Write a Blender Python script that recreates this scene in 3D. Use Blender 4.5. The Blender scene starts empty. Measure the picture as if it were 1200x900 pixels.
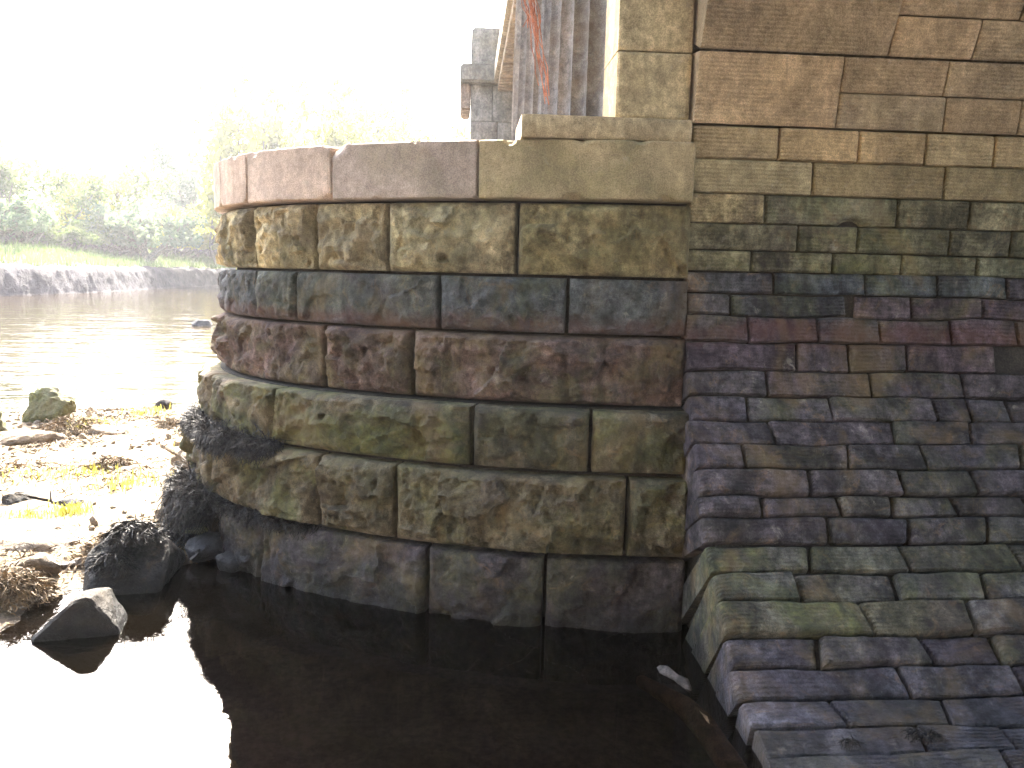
import bpy, bmesh, math, random
import numpy as np
from mathutils import Vector, Matrix

# ------------------------------------------------------------------ camera, sky, sun, exposure
S = bpy.context.scene
col = S.collection
YAW, PITCH, ROLL = math.radians(3.7), math.radians(-7.9), math.radians(1.4)
Fv = Vector((math.sin(YAW)*math.cos(PITCH), math.cos(YAW)*math.cos(PITCH), math.sin(PITCH)))
Rv = Vector((math.cos(YAW), -math.sin(YAW), 0)); Uv = Rv.cross(Fv)
R2 = math.cos(ROLL)*Rv + math.sin(ROLL)*Uv; U2 = -math.sin(ROLL)*Rv + math.cos(ROLL)*Uv
cd = bpy.data.cameras.new('camera'); cam = bpy.data.objects.new('camera', cd); col.objects.link(cam)
M3 = Matrix((R2, U2, -Fv)).transposed().to_4x4(); M3.translation = (0, 0, 1.65); cam.matrix_world = M3
cd.sensor_width = 36; cd.lens = 27.72; cd.clip_start = 0.05; cd.clip_end = 2000
S.camera = cam

SUN_EL, SUN_AZ = math.radians(41), math.radians(-9)      # azimuth from +Y towards +X
w = bpy.data.worlds.new('World'); S.world = w; w.use_nodes = True
nt = w.node_tree; bg = nt.nodes['Background']
sk = nt.nodes.new('ShaderNodeTexSky'); sk.sky_type = 'NISHITA'; sk.sun_disc = False
sk.sun_elevation = SUN_EL; sk.sun_rotation = SUN_AZ; sk.dust_density = 5.0; sk.air_density = 1.0; sk.altitude = 10
nt.links.new(sk.outputs[0], bg.inputs[0]); bg.inputs[1].default_value = 0.15
sd = bpy.data.lights.new('sun', 'SUN'); sd.energy = 4.5; sd.angle = math.radians(0.53); sd.color = (1, .94, .84)
sun = bpy.data.objects.new('sun', sd); col.objects.link(sun)
to_sun = Vector((math.sin(SUN_AZ)*math.cos(SUN_EL), math.cos(SUN_AZ)*math.cos(SUN_EL), math.sin(SUN_EL)))
sun.rotation_euler = to_sun.to_track_quat('Z', 'Y').to_euler(); sun.location = (0, 0, 30)
S.view_settings.view_transform = 'Standard'; S.view_settings.look = 'None'
S.view_settings.gamma = 1; S.view_settings.use_curve_mapping = False
S.view_settings.exposure = 3.6

# ------------------------------------------------------------------ helpers
rng = np.random.default_rng(7); random.seed(7)
def tag(o, label=None, cat=None, group=None, kind=None):
    if label: o['label'] = label
    if cat: o['category'] = cat
    if group: o['group'] = group
    if kind: o['kind'] = kind
    return o
def empty(name, loc, label=None, cat=None, group=None):
    o = bpy.data.objects.new(name, None); o.location = loc; o.empty_display_size = .2; col.objects.link(o)
    bpy.context.view_layer.update()
    return tag(o, label, cat, group)
def link(name, me, mat=None, parent=None, color=None):
    o = bpy.data.objects.new(name, me); col.objects.link(o)
    if mat: me.materials.clear(); me.materials.append(mat)
    if parent:
        o.parent = parent; o.matrix_parent_inverse = Matrix.Translation(-parent.location)
    if color: o.color = color
    return o
def mesh(name, V, Fc, smooth=False, uv=None, sharp=None):
    me = bpy.data.meshes.new(name)
    me.from_pydata([tuple(map(float, v)) for v in V], [], Fc)
    if uv is not None:
        l = me.uv_layers.new(name='UVMap')
        idx = np.empty(len(me.loops), dtype=np.int32); me.loops.foreach_get('vertex_index', idx)
        l.data.foreach_set('uv', np.asarray(uv, dtype=np.float32)[idx].ravel())
    if smooth:
        me.polygons.foreach_set('use_smooth', np.ones(len(me.polygons), dtype=bool))
        if sharp: me.set_sharp_from_angle(angle=math.radians(sharp))
    me.update()
    return me
# numpy gradient noise
_P = rng.permutation(512); _P = np.concatenate([_P, _P, _P])
_G = rng.normal(size=(512, 3)); _G /= np.linalg.norm(_G, axis=1)[:, None]
def pn(p):
    p = np.asarray(p, float); i = np.floor(p).astype(int); f = p-i; i &= 511
    u = f*f*f*(f*(f*6-15)+10); out = 0
    for dx in (0, 1):
        for dy in (0, 1):
            for dz in (0, 1):
                h = _P[_P[_P[(i[..., 0]+dx) & 511]+((i[..., 1]+dy) & 511)]+((i[..., 2]+dz) & 511)]
                g = _G[h & 511]
                d = g[..., 0]*(f[..., 0]-dx)+g[..., 1]*(f[..., 1]-dy)+g[..., 2]*(f[..., 2]-dz)
                wgt = (u[..., 0] if dx else 1-u[..., 0])*(u[..., 1] if dy else 1-u[..., 1])*(u[..., 2] if dz else 1-u[..., 2])
                out = out+d*wgt
    return out
def fbm(p, o=4, g=.5):
    p = np.asarray(p, float); a, s, t = 1., 0., 0.
    for k in range(o):
        s = s+a*pn(p*(2**k)+17.3*k); t += a; a *= g
    return s/t*1.6
def sstep(a, b, x): t = np.clip((x-a)/(b-a), 0, 1); return t*t*(3-2*t)

# ------------------------------------------------------------------ materials
class NT:
    def __init__(s, name):
        s.m = bpy.data.materials.new(name); s.m.use_nodes = True; s.t = s.m.node_tree; s.t.nodes.clear()
        s.out = s.n('ShaderNodeOutputMaterial')
    def n(s, t, **k):
        x = s.t.nodes.new(t)
        for a, b in k.items(): setattr(x, a, b)
        return x
    def l(s, a, b): s.t.links.new(a, b)
    def setin(s, node, i, v):
        if hasattr(v, 'is_output') or isinstance(v, bpy.types.NodeSocket): s.l(v, node.inputs[i])
        else: node.inputs[i].default_value = v
    def noise(s, vec, scale, detail=5, rough=.55, dist=0):
        n = s.n('ShaderNodeTexNoise'); s.l(vec, n.inputs['Vector'])
        n.inputs['Scale'].default_value = scale; n.inputs['Detail'].default_value = detail
        n.inputs['Roughness'].default_value = rough; n.inputs['Distortion'].default_value = dist
        return n.outputs[0]
    def mr(s, v, a, b, c=0., d=1., smooth=True):
        n = s.n('ShaderNodeMapRange'); n.interpolation_type = 'SMOOTHSTEP' if smooth else 'LINEAR'
        s.setin(n, 0, v); n.inputs[1].default_value = a; n.inputs[2].default_value = b
        n.inputs[3].default_value = c; n.inputs[4].default_value = d
        return n.outputs[0]
    def math(s, op, a, b=0.):
        n = s.n('ShaderNodeMath', operation=op); s.setin(n, 0, a); s.setin(n, 1, b); return n.outputs[0]
    def mix(s, f, a, b, mode='MIX'):
        n = s.n('ShaderNodeMix', data_type='RGBA', blend_type=mode)
        s.setin(n, 0, f); s.setin(n, 6, a); s.setin(n, 7, b); return n.outputs[2]
    def scale(s, c, f):
        n = s.n('ShaderNodeVectorMath', operation='SCALE'); s.l(c, n.inputs[0]); s.setin(n, 3, f); return n.outputs[0]
    def bump(s, h, st, dist, prev=None):
        n = s.n('ShaderNodeBump'); s.l(h, n.inputs['Height']); s.setin(n, 'Strength', st)
        n.inputs['Distance'].default_value = dist
        if prev: s.l(prev, n.inputs['Normal'])
        return n.outputs[0]
    def bsdf(s, c, rough=.85, nrm=None, spec=.3):
        b = s.n('ShaderNodeBsdfPrincipled'); s.setin(b, 'Base Color', c); s.setin(b, 'Roughness', rough)
        b.inputs['Specular IOR Level'].default_value = spec
        if nrm: s.l(nrm, b.inputs['Normal'])
        s.l(b.outputs[0], s.out.inputs[0]); return b
def rgb(r, g, b): return (r, g, b, 1)

def stone_mat(name, tool=0., tool_vert=False, rough_bump=1., fine=1., pits=.4, con=1., pale=.30):
    """sandstone: the object colour sets the stone's own tint, its alpha how much algae grows on it"""
    k = NT(name); geo = k.n('ShaderNodeNewGeometry'); P = geo.outputs['Position']
    oi = k.n('ShaderNodeObjectInfo'); tc = k.n('ShaderNodeTexCoord')
    off = k.n('ShaderNodeVectorMath', operation='ADD'); k.l(P, off.inputs[0])
    rs = k.n('ShaderNodeVectorMath', operation='SCALE'); cmb = k.n('ShaderNodeCombineXYZ')
    k.l(oi.outputs['Random'], cmb.inputs[0]); k.l(oi.outputs['Random'], cmb.inputs[1]); k.l(cmb.outputs[0], rs.inputs[0]); rs.inputs[3].default_value = 37
    k.l(rs.outputs[0], off.inputs[1]); Q = off.outputs[0]
    sx = k.n('ShaderNodeSeparateXYZ'); k.l(P, sx.inputs[0]); Z = sx.outputs[2]
    n1 = k.noise(Q, 4.5, 7, .62, .4); n2 = k.noise(Q, 26, 6, .65); n3 = k.noise(P, 190, 3, .6); n4 = k.noise(P, 3.1, 6, .6, .8); n5 = k.noise(Q, 9, 6, .7, 1.2)
    c = oi.outputs['Color']
    c = k.scale(c, k.mr(n1, .28, .72, 1-.5*con, 1+.5*con))
    c = k.scale(c, k.mr(n2, .3, .7, 1-.45*con, 1+.45*con))
    c = k.scale(c, k.mr(n3, .3, .7, .72, 1.28))
    # iron-warm veins and pale worn patches
    c = k.mix(k.mr(n5, .55, .68, 0, .45*con), c, k.mix(.5, c, rgb(.36, .21, .10)))
    c = k.mix(k.math('MULTIPLY', k.mr(k.noise(Q, 13, 7, .72, .6), .58, .70), pale), c, rgb(.46, .42, .34))
    # black crust
    c = k.mix(k.mr(k.noise(Q, 7, 8, .75, 1.0), .56, .68, 0, .62*con), c, rgb(.035, .034, .034))
    # algae
    al = k.math('MULTIPLY', k.mr(n4, .40, .60), oi.outputs['Alpha'])
    al = k.math('MULTIPLY', al, k.mr(n2, .25, .6, .35, 1))
    c = k.mix(al, c, k.mix(k.mr(n5, .35, .65), rgb(.050, .062, .024), rgb(.155, .158, .048)))
    # damp runs and ochre / violet patches that cross the joints
    ms_ = k.n('ShaderNodeMapping'); k.l(P, ms_.inputs[0]); ms_.inputs['Scale'].default_value = (5.5, 5.5, .9)
    c = k.scale(c, k.mr(k.noise(ms_.outputs[0], 1.0, 6, .65, .7), .36, .66, 1-.42*con, 1+.25*con))
    c = k.mix(k.mr(k.noise(P, 1.9, 5, .6, 1.1), .50, .66, 0, .40*con), c, k.mix(.55, c, rgb(.30, .20, .085)))
    c = k.mix(k.mr(k.noise(P, 2.6, 5, .6, .9), .50, .66, 0, .40*con), c, k.mix(.5, c, rgb(.075, .048, .062)))
    # rusty stain band at the tide mark
    zz = k.math('ADD', Z, k.math('MULTIPLY', k.math('SUBTRACT', n4, .5), .22))
    d = k.math('ABSOLUTE', k.math('SUBTRACT', zz, 1.40))
    c = k.mix(k.math('MULTIPLY', k.mr(d, .01, .085, .48, 0), k.mr(n5, .3, .6, .45, 1)), c, rgb(.115, .044, .036))
    # wet foot
    wet = k.mr(k.math('ADD', Z, k.math('MULTIPLY', k.math('SUBTRACT', n1, .5), .12)), .02, .20, 1, 0)
    c = k.scale(c, k.math('SUBTRACT', 1., k.math('MULTIPLY', wet, .5)))
    # relief
    h = k.math('ADD', k.math('MULTIPLY', k.noise(P, 45, 8, .68), .9), k.math('MULTIPLY', n3, .25))
    nb = k.bump(k.noise(Q, 17, 6, .62, .5), .7*rough_bump, .022, None)
    nb = k.bump(h, .9*rough_bump, .012, nb)
    if pits:
        v = k.n('ShaderNodeTexVoronoi'); v.feature = 'F1'; k.l(P, v.inputs['Vector']); v.inputs['Scale'].default_value = 38
        nb = k.bump(k.math('MULTIPLY', k.mr(v.outputs['Distance'], .0, .28, 0, 1), k.mr(n2, .45, .62, 1, .0)), pits, .006, nb)
    if tool:
        mp = k.n('ShaderNodeMapping'); k.l(tc.outputs['UV'], mp.inputs[0])
        wv = k.n('ShaderNodeTexWave'); wv.wave_type = 'BANDS'; wv.bands_direction = 'X' if tool_vert else 'Y'; wv.wave_profile = 'SIN'
        k.l(mp.outputs[0], wv.inputs['Vector']); wv.inputs['Scale'].default_value = 17 if not tool_vert else 46
        wv.inputs['Distortion'].default_value = 2.4; wv.inputs['Detail'].default_value = 3; wv.inputs['Detail Scale'].default_value = 1.6
        msk = k.mr(k.noise(Q, 6, 4, .6), .30, .60, .12, 1) if not tool_vert else k.mr(k.noise(Q, 2, 3, .6), .2, .8, .5, 1)
        nb = k.bump(wv.outputs[1], k.math('MULTIPLY', msk, tool), .010, nb)
        c = k.scale(c, k.math('ADD', 1., k.math('MULTIPLY', k.math('MULTIPLY', k.math('SUBTRACT', wv.outputs[1], .5), msk), .22*tool)))
    k.bsdf(c, k.mr(wet, 0, 1, .88, .42), nb, .28)
    return k.m

M = {}
M['rockface'] = stone_mat('rock_faced_sandstone', 0, rough_bump=1.15, pits=.7)
M['rockboulder'] = stone_mat('boulder_sandstone', 0, rough_bump=1.2, pits=.6, con=.45, pale=.05)
M['arch'] = stone_mat('springer_sandstone', .5, False, rough_bump=.8, pits=.3, con=.5)
M['coping'] = stone_mat('tooled_coping_sandstone', .35, True, rough_bump=.5, pits=.15, con=.35)
M['tooled'] = stone_mat('broached_sandstone', .45, False, rough_bump=.95, pits=.5, con=1.15)
M['ashlar'] = stone_mat('smooth_ashlar', .12, True, rough_bump=.5, pits=.1, con=.6)
def simple(name, c1, c2, scale=6, rough=.9, bs=.5, bd=.02, detail=6, spec=.25):
    k = NT(name); geo = k.n('ShaderNodeNewGeometry'); P = geo.outputs['Position']
    n = k.noise(P, scale, detail, .65, .3)
    c = k.mix(k.mr(n, .35, .65), rgb(*c1), rgb(*c2))
    c = k.scale(c, k.mr(k.noise(P, scale*14, 3, .6), .3, .7, .7, 1.3))
    k.bsdf(c, rough, k.bump(k.noise(P, scale*5, 6, .7), bs, bd), spec); return k.m
BOULDER = {'boulder': (.022, .020, .020, .05), 'boulderpale': (.20, .15, .10, 0), 'bouldergreen': (.13, .125, .065, .95), 'boulderdark': (.045, .043, .044, .05)}
def shore(name, c1, c2, scale, rough, bs, bd):
    k = NT(name); geo = k.n('ShaderNodeNewGeometry'); P = geo.outputs['Position']; sx = k.n('ShaderNodeSeparateXYZ'); k.l(P, sx.inputs[0])
    n = k.noise(P, scale, 7, .65, .4)
    c = k.mix(k.mr(n, .35, .65), rgb(*c1), rgb(*c2)); c = k.scale(c, k.mr(k.noise(P, 70, 4, .7), .3, .7, .55, 1.35))
    c = k.mix(k.mr(k.noise(P, 2.3, 6, .7), .52, .64, 0, .6), c, rgb(.085, .055, .03))
    wet = k.mr(k.math('ADD', sx.outputs[2], k.math('MULTIPLY', k.math('SUBTRACT', n, .5), .06)), -.01, .045, 1, 0)
    c = k.mix(wet, c, rgb(.045, .032, .022))
    k.bsdf(c, k.mr(wet, 0, 1, rough, .5), k.bump(k.noise(P, 40, 7, .7), bs, bd), .25); return k.m
M['mortar'] = simple('dark_joint_mortar', (.030, .026, .022), (.055, .046, .036), 9)
M['vault'] = simple('vault_sandstone', (.20, .155, .10), (.28, .22, .15), 3)
M['mud'] = simple('tidal_mud', (.012, .009, .014), (.032, .025, .034), 1.6, .9, 1, .2)
M['earth'] = simple('added_bank_earth', (.085, .062, .050), (.15, .115, .095), 1.2, .95, .8, .1)  # for the added bank: neutral brown so its bounce is not green
M['bankturf'] = simple('bank_turf', (.06, .085, .02), (.14, .15, .05), .6, .95, .8, .1)
M['beach'] = shore('dry_silt_and_gravel', (.15, .115, .072), (.33, .26, .17), 5, .95, 1, .03)
M['bed'] = simple('river_bed_silt', (.032, .026, .025), (.066, .052, .046), 2.2, .95, .6, .05)
M['boulder'] = simple('boulder_stone', (.045, .042, .040), (.13, .115, .095), 7, .85, 1, .03)
M['boulderpale'] = simple('pale_boulder_stone', (.16, .125, .085), (.32, .255, .18), 7, .85, 1, .03)
M['bouldergreen'] = simple('mossy_boulder_stone', (.05, .085, .018), (.17, .155, .10), 6, .9, .9, .02)
M['boulderdark'] = simple('wet_boulder_stone', (.028, .027, .027), (.085, .078, .068), 9, .55, .9, .02)
M['driftpale'] = simple('bleached_driftwood', (.045, .038, .033), (.13, .11, .10), 22, .8, .7, .01)
M['sunkwood'] = simple('waterlogged_timber', (.075, .045, .02), (.19, .12, .06), 14, .8, .7, .01)
M['bark'] = simple('tree_bark', (.06, .05, .04), (.14, .12, .09), 8, .9, .8, .03)
M['vine'] = simple('dead_red_vine', (.22, .075, .04), (.38, .16, .09), 20, .8, .3, .003)

def leaf_mat(name, c1, c2, trans=.5, tcol=None):
    k = NT(name); geo = k.n('ShaderNodeNewGeometry')
    c = k.mix(k.mr(k.noise(geo.outputs['Position'], .9, 3), .35, .65), rgb(*c1), rgb(*c2))
    d = k.n('ShaderNodeBsdfDiffuse'); t = k.n('ShaderNodeBsdfTranslucent'); k.l(c, d.inputs[0])
    tc = k.mix(.5, c, rgb(*(tcol or c2))); k.l(tc, t.inputs[0])
    m = k.n('ShaderNodeMixShader'); m.inputs[0].default_value = trans
    k.l(d.outputs[0], m.inputs[1]); k.l(t.outputs[0], m.inputs[2]); k.l(m.outputs[0], k.out.inputs[0]); return k.m
M['leaf_green'] = leaf_mat('bank_tree_leaf', (.07, .11, .045), (.13, .17, .06), .5, (.16, .2, .04))
M['leaf_yellow'] = leaf_mat('yellowing_leaf', (.13, .16, .03), (.26, .25, .05), .55, (.34, .32, .05))
M['leaf_blue'] = leaf_mat('willow_leaf', (.08, .12, .08), (.14, .18, .11), .45, (.14, .19, .07))
M['grass'] = leaf_mat('bank_grass_blade', (.06, .10, .035), (.12, .15, .06), .4, (.13, .17, .05))
M['tuft'] = leaf_mat('shore_grass_blade', (.15, .15, .03), (.30, .26, .06), .5, (.34, .30, .05))
def wrack_mat(name, c1, c2, rough):
    k = NT(name); geo = k.n('ShaderNodeNewGeometry')
    c = k.mix(k.mr(k.noise(geo.outputs['Position'], 30, 4), .4, .6), rgb(*c1), rgb(*c2)); k.bsdf(c, rough, None, .25); return k.m
M['wrack'] = wrack_mat('black_bladderwrack', (.007, .0065, .007), (.026, .021, .017), .6)
M['drywrack'] = wrack_mat('dry_bladderwrack', (.055, .038, .021), (.17, .115, .06), .75)

# water: clear-ish brown river water, partly turbid
k = NT('river_water'); geo = k.n('ShaderNodeNewGeometry'); P = geo.outputs['Position']
mp = k.n('ShaderNodeMapping'); k.l(P, mp.inputs[0]); mp.inputs['Scale'].default_value = (.35, 1, 1)
sx = k.n('ShaderNodeSeparateXYZ'); k.l(P, sx.inputs[0])
flow = k.mr(sx.outputs[1], 7.5, 14, .010, .16)
h = k.math('ADD', k.noise(mp.outputs[0], 1.7, 4, .55, .6), k.math('MULTIPLY', k.noise(mp.outputs[0], 9, 3, .5), .22))
nb = k.bump(h, flow, .22)
fr = k.n('ShaderNodeFresnel'); fr.inputs[0].default_value = 1.38; k.l(nb, fr.inputs['Normal'])
tr = k.n('ShaderNodeBsdfTransparent'); tr.inputs[0].default_value = rgb(.30, .26, .27)
df = k.n('ShaderNodeBsdfDiffuse'); df.inputs[0].default_value = rgb(.075, .052, .026)
ms = k.n('ShaderNodeMixShader'); k.setin(ms, 0, k.mr(sx.outputs[1], 6, 14, 0.02, .50)); k.l(tr.outputs[0], ms.inputs[1]); k.l(df.outputs[0], ms.inputs[2])
gl = k.n('ShaderNodeBsdfGlossy'); gl.inputs['Roughness'].default_value = .015; k.l(nb, gl.inputs['Normal'])
mx = k.n('ShaderNodeMixShader'); k.l(fr.outputs[0], mx.inputs[0]); k.l(ms.outputs[0], mx.inputs[1]); k.l(gl.outputs[0], mx.inputs[2])
k.l(mx.outputs[0], k.out.inputs[0]); M['water'] = k.m

# ------------------------------------------------------------------ generic shapes
def box_mesh(x0, x1, y0, y1, z0, z1, bev=.012, name='box'):
    bm = bmesh.new(); bmesh.ops.create_cube(bm, size=1)
    for v in bm.verts:
        v.co = (x0+(v.co.x+.5)*(x1-x0), y0+(v.co.y+.5)*(y1-y0), z0+(v.co.z+.5)*(z1-z0))
    if bev: bmesh.ops.bevel(bm, geom=bm.edges[:], offset=bev, segments=2, affect='EDGES')
    me = bpy.data.meshes.new(name); bm.to_mesh(me); bm.free(); return me
def extrude_profile(pts, x0, x1, name='prism'):
    """pts in (y,z), extruded along x"""
    n = len(pts); V = [(x0, y, z) for y, z in pts]+[(x1, y, z) for y, z in pts]
    bm = bmesh.new(); vs = [bm.verts.new(v) for v in V]
    bm.faces.new(vs[:n]); bm.faces.new(vs[n:][::-1])
    for i in range(n): bm.faces.new((vs[i], vs[n+i], vs[n+(i+1) % n], vs[(i+1) % n]))
    bmesh.ops.recalc_face_normals(bm, faces=bm.faces[:])
    bmesh.ops.triangulate(bm, faces=[f for f in bm.faces if len(f.verts) > 4])
    me = bpy.data.meshes.new(name); bm.to_mesh(me); bm.free(); return me

def block(name, parent, L, H, mapfn, offfn, mat, color, depth=.3, cell=.014, gap=.007, rnd=.012, wob=.006, seed=0, flat=False):
    """one dressed stone: a gridded face with worn edges, closed by its sides and back"""
    nu = max(4, int(round(L/cell))); nv = max(4, int(round(H/cell)))
    # finer spacing towards the edges
    def spread(n):
        t = np.linspace(0, 1, n+1); return t-.5*np.sin(2*np.pi*t)/(2*np.pi)*.9
    s = spread(nu)*L; t = spread(nv)*H
    Sg, Tg = np.meshgrid(s, t); sh = Sg.shape
    q = np.stack([Sg*1.0+seed*3.17, Tg*1.0+seed*1.71, np.full(sh, seed*.77)], -1)
    e_u = np.minimum(Sg, L-Sg); e_v = np.minimum(Tg, H-Tg)
    wx = gap/2+wob*(.5+.9*np.abs(fbm(q*9, 3))); wy = gap/2+wob*(.4+.8*np.abs(fbm(q*8+5, 3)))
    cu = np.sign(L/2-Sg)*np.clip(1-e_u/(L*.5), 0, 1)**3*wx; cv = np.sign(H/2-Tg)*np.clip(1-e_v/(H*.5), 0, 1)**3*(gap*.3+(wy-gap/2)*.45)
    rr = rnd*(1+1.1*fbm(q*6+9, 3)); rr = np.clip(rr, .003, None)
    def rec(e):
        x = np.clip(1-e/rr, 0, 1); return rr*(1-np.sqrt(np.clip(1-x*x, 0, 1)))
    off = offfn(Sg, Tg, q)-rec(e_u)-rec(e_v)
    Pf = mapfn(Sg+cu, Tg+cv, off)
    n_i, n_j = sh; idx = np.arange(n_i*n_j).reshape(sh)
    ring = list(idx[0, :])+list(idx[1:, -1])+list(idx[-1, -2::-1])+list(idx[-2:0:-1, 0])
    rs = (Sg+cu).ravel()[ring]; rt = (Tg+cv).ravel()[ring]; ro = off.ravel()[ring]
    V = [Pf.reshape(-1, 3)]; uv = [np.stack([Sg.ravel()+seed*.37, Tg.ravel()+seed*.61], -1)]
    layers = [ring]; base = n_i*n_j
    for dd in (.35, 1.0):
        V.append(mapfn(rs, rt, ro*(1-dd)-depth*dd))
        uv.append(np.stack([rs+seed*.37+depth*dd*.7, rt+seed*.61+depth*dd*.7], -1))
        layers.append(list(range(base, base+len(ring)))); base += len(ring)
    F_ = []
    a = idx[:-1, :-1].ravel(); b = idx[:-1, 1:].ravel(); c_ = idx[1:, 1:].ravel(); d = idx[1:, :-1].ravel()
    F_ += np.stack([a, b, c_, d], -1).tolist()
    m = len(ring)
    for A, B in zip(layers[:-1], layers[1:]):
        F_ += [[int(A[i]), int(B[i]), int(B[(i+1) % m]), int(A[(i+1) % m])] for i in range(m)]
    F_.append([int(x) for x in layers[-1]][::-1])
    V = np.concatenate(V); me = mesh(name, V, F_, True, np.concatenate(uv), 42)
    # outward normals: compare the middle face with the inward direction
    ci = idx[n_i//2, n_j//2]; p0 = V[ci]; pin = mapfn(np.array([L/2]), np.array([H/2]), np.array([-1.]))[0]
    f0 = me.polygons[(n_i//2)*(n_j-1)+n_j//2]
    if np.dot(np.array(f0.normal), pin-p0) > 0: me.flip_normals()
    return link(name, me, mat, parent, color)

def jit(c, a, amt=.12, al=.15):
    f = 1+random.uniform(-amt, amt); h = random.uniform(-.04, .04)
    return (c[0]*f*(1+h), c[1]*f, c[2]*f*(1-h), max(0, min(1, a+random.uniform(-al, al))))

# ------------------------------------------------------------------ ground, river bed, water
me = mesh('river_bed', [(-150, -150, -.42), (150, -150, -.42), (150, 150, -.42), (-150, 150, -.42)], [[0, 1, 2, 3]])
tag(link('river_bed', me, M['bed']), 'brown silt bed under the shallow river', 'river bed', kind='structure')
xs = np.linspace(-2.6, 6, 130); ys = np.linspace(-2, 5.2, 110); X, Y = np.meshgrid(xs, ys)
Zb = -.27+.05*fbm(np.stack([X*1.4, Y*1.4, X*0], -1), 4)
idx = np.arange(X.size).reshape(X.shape)
Fq = np.stack([idx[:-1, :-1].ravel(), idx[:-1, 1:].ravel(), idx[1:, 1:].ravel(), idx[1:, :-1].ravel()], -1).tolist()
tag(link('pool_bed', mesh('pool_bed', np.stack([X, Y, Zb], -1).reshape(-1, 3), Fq, True), M['bed']), 'brown silty bottom of the still pool below the pier', 'pool bed', kind='structure')
me = mesh('water', [(-120, -60, 0), (60, -60, 0), (60, 140, 0), (-120, 140, 0)], [[0, 1, 2, 3]])
tag(link('water', me, M['water']), 'brown river and the still pool beside the pier', 'water', kind='structure')

# gravel spit left of the pier
poly = np.array([(-1.15, 4.9), (-1.42, 4.42), (-1.62, 4.22), (-1.82, 4.05), (-1.95, 3.98), (-2.05, 3.86), (-2.02, 3.62), (-2.06, 3.46), (-2.25, 3.15), (-3.2, 2.6), (-5, 2.3), (-10, 2.0), (-10, 9.4), (-7, 9.1), (-5.05, 8.75), (-4.2, 9.1), (-3.3, 9.35), (-2.2, 8.9), (-1.3, 8.2), (-.6, 7.0)])
def sdist(X, Y):
    d = np.full(X.shape, 1e9); ins = np.zeros(X.shape, bool); n = len(poly)
    for i in range(n):
        a, b = poly[i], poly[(i+1) % n]; ab = b-a
        t = np.clip(((X-a[0])*ab[0]+(Y-a[1])*ab[1])/(ab@ab), 0, 1)
        d = np.minimum(d, np.hypot(X-a[0]-t*ab[0], Y-a[1]-t*ab[1]))
        cross = ((a[1] > Y) != (b[1] > Y)) & (X < (b[0]-a[0])*(Y-a[1])/(b[1]-a[1]+1e-12)+a[0]); ins ^= cross
    return np.where(ins, d, -d)
def spit_z(X, Y):
    p = np.stack([X, Y, np.zeros_like(X)], -1)
    d = sdist(X+.09*fbm(p*2.2+3, 3), Y+.09*fbm(p*2.2+8, 3))
    z = np.where(d > 0, .10*sstep(0, .8, d)+.015*np.minimum(d/.1, 1), np.maximum(d*.45, -.4))
    return z+(.035*fbm(p*1.7, 5)+.012*fbm(p*9, 3))*np.clip((d+.05)/.4, .1, 1)
xs = np.concatenate([np.linspace(-10, -5.2, 40)[:-1], np.linspace(-5.2, -.5, 230)]); ys = np.linspace(1.6, 10.2, 330)
X, Y = np.meshgrid(xs, ys); Zs = spit_z(X, Y)
idx = np.arange(X.size).reshape(X.shape)
Fq = np.stack([idx[:-1, :-1].ravel(), idx[:-1, 1:].ravel(), idx[1:, 1:].ravel(), idx[1:, :-1].ravel()], -1)
keep = (Zs[:-1, :-1] > -.30) | (Zs[1:, 1:] > -.30)
tag(link('gravel_spit', mesh('gravel_spit', np.stack([X, Y, Zs], -1).reshape(-1, 3), Fq[keep.ravel()].tolist(), True), M['beach']), 'sunlit spit of pale gravel and silt left of the pier', 'gravel spit', kind='structure')
def gz(x, y): return float(spit_z(np.array([[x]]), np.array([[y]]))[0, 0])

# far bank: strip along the water's edge
edge = [(-30, -30), (-25, 0), (-23.5, 25), (-22.6, 40.2), (-22.0, 44), (-21.6, 50.2), (-22.2, 60.5), (-22.0, 73), (-18, 84), (-10, 84), (-4, 66), (-1.5, 40), (-.6, 20), (.3, 15.5), (12, 15.2)]
def resample(pts, n):
    P_ = np.array(pts, float); dl = np.r_[0, np.cumsum(np.hypot(*np.diff(P_, axis=0).T))]
    u = np.linspace(0, dl[-1], n); return np.stack([np.interp(u, dl, P_[:, 0]), np.interp(u, dl, P_[:, 1])], -1)
E = resample(edge, 1300)
for _ in range(60): E[1:-1] = .25*E[:-2]+.5*E[1:-1]+.25*E[2:]
T_ = np.gradient(E, axis=0); T_ /= np.linalg.norm(T_, axis=1)[:, None]
Nn = np.stack([-T_[:, 1], T_[:, 0]], -1)         # to the left of travel = inland
dd = np.array([-3, -1.2, -.4, -.05, .04, .10, .17, .24, .31, .39, .48, .62, .85, 1.2, 2.2, 4.5, 5.5, 7, 9, 12, 16, 24, 40, 80])
hz = np.array([-.5, -.4, -.15, -.03, .14, .32, .52, .72, .92, 1.12, 1.28, 1.40, 1.50, 1.58, 1.75, 2.05, 2.3, 2.6, 2.9, 3.2, 3.5, 3.9, 4.5, 5.5])
Wp = E[:, None, :]+Nn[:, None, :]*dd[None, :, None]
zz = np.broadcast_to(hz, Wp.shape[:2]).copy()
p3 = np.concatenate([Wp, zz[..., None]], -1)
zz += np.where((dd > .2) & (dd < 1.3), .22, .08)[None, :]*fbm(p3*.8, 4)
Wp = Wp+Nn[:, None, :]*(np.where((dd > -.1) & (dd < 1.3), .16, 0)[None, :]*fbm(p3*1.1, 5)+np.where((dd > 0) & (dd < 1.), .14, 0)[None, :]*fbm(p3*4.1, 3))[..., None]
p3 = np.concatenate([Wp, zz[..., None]], -1)
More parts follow.
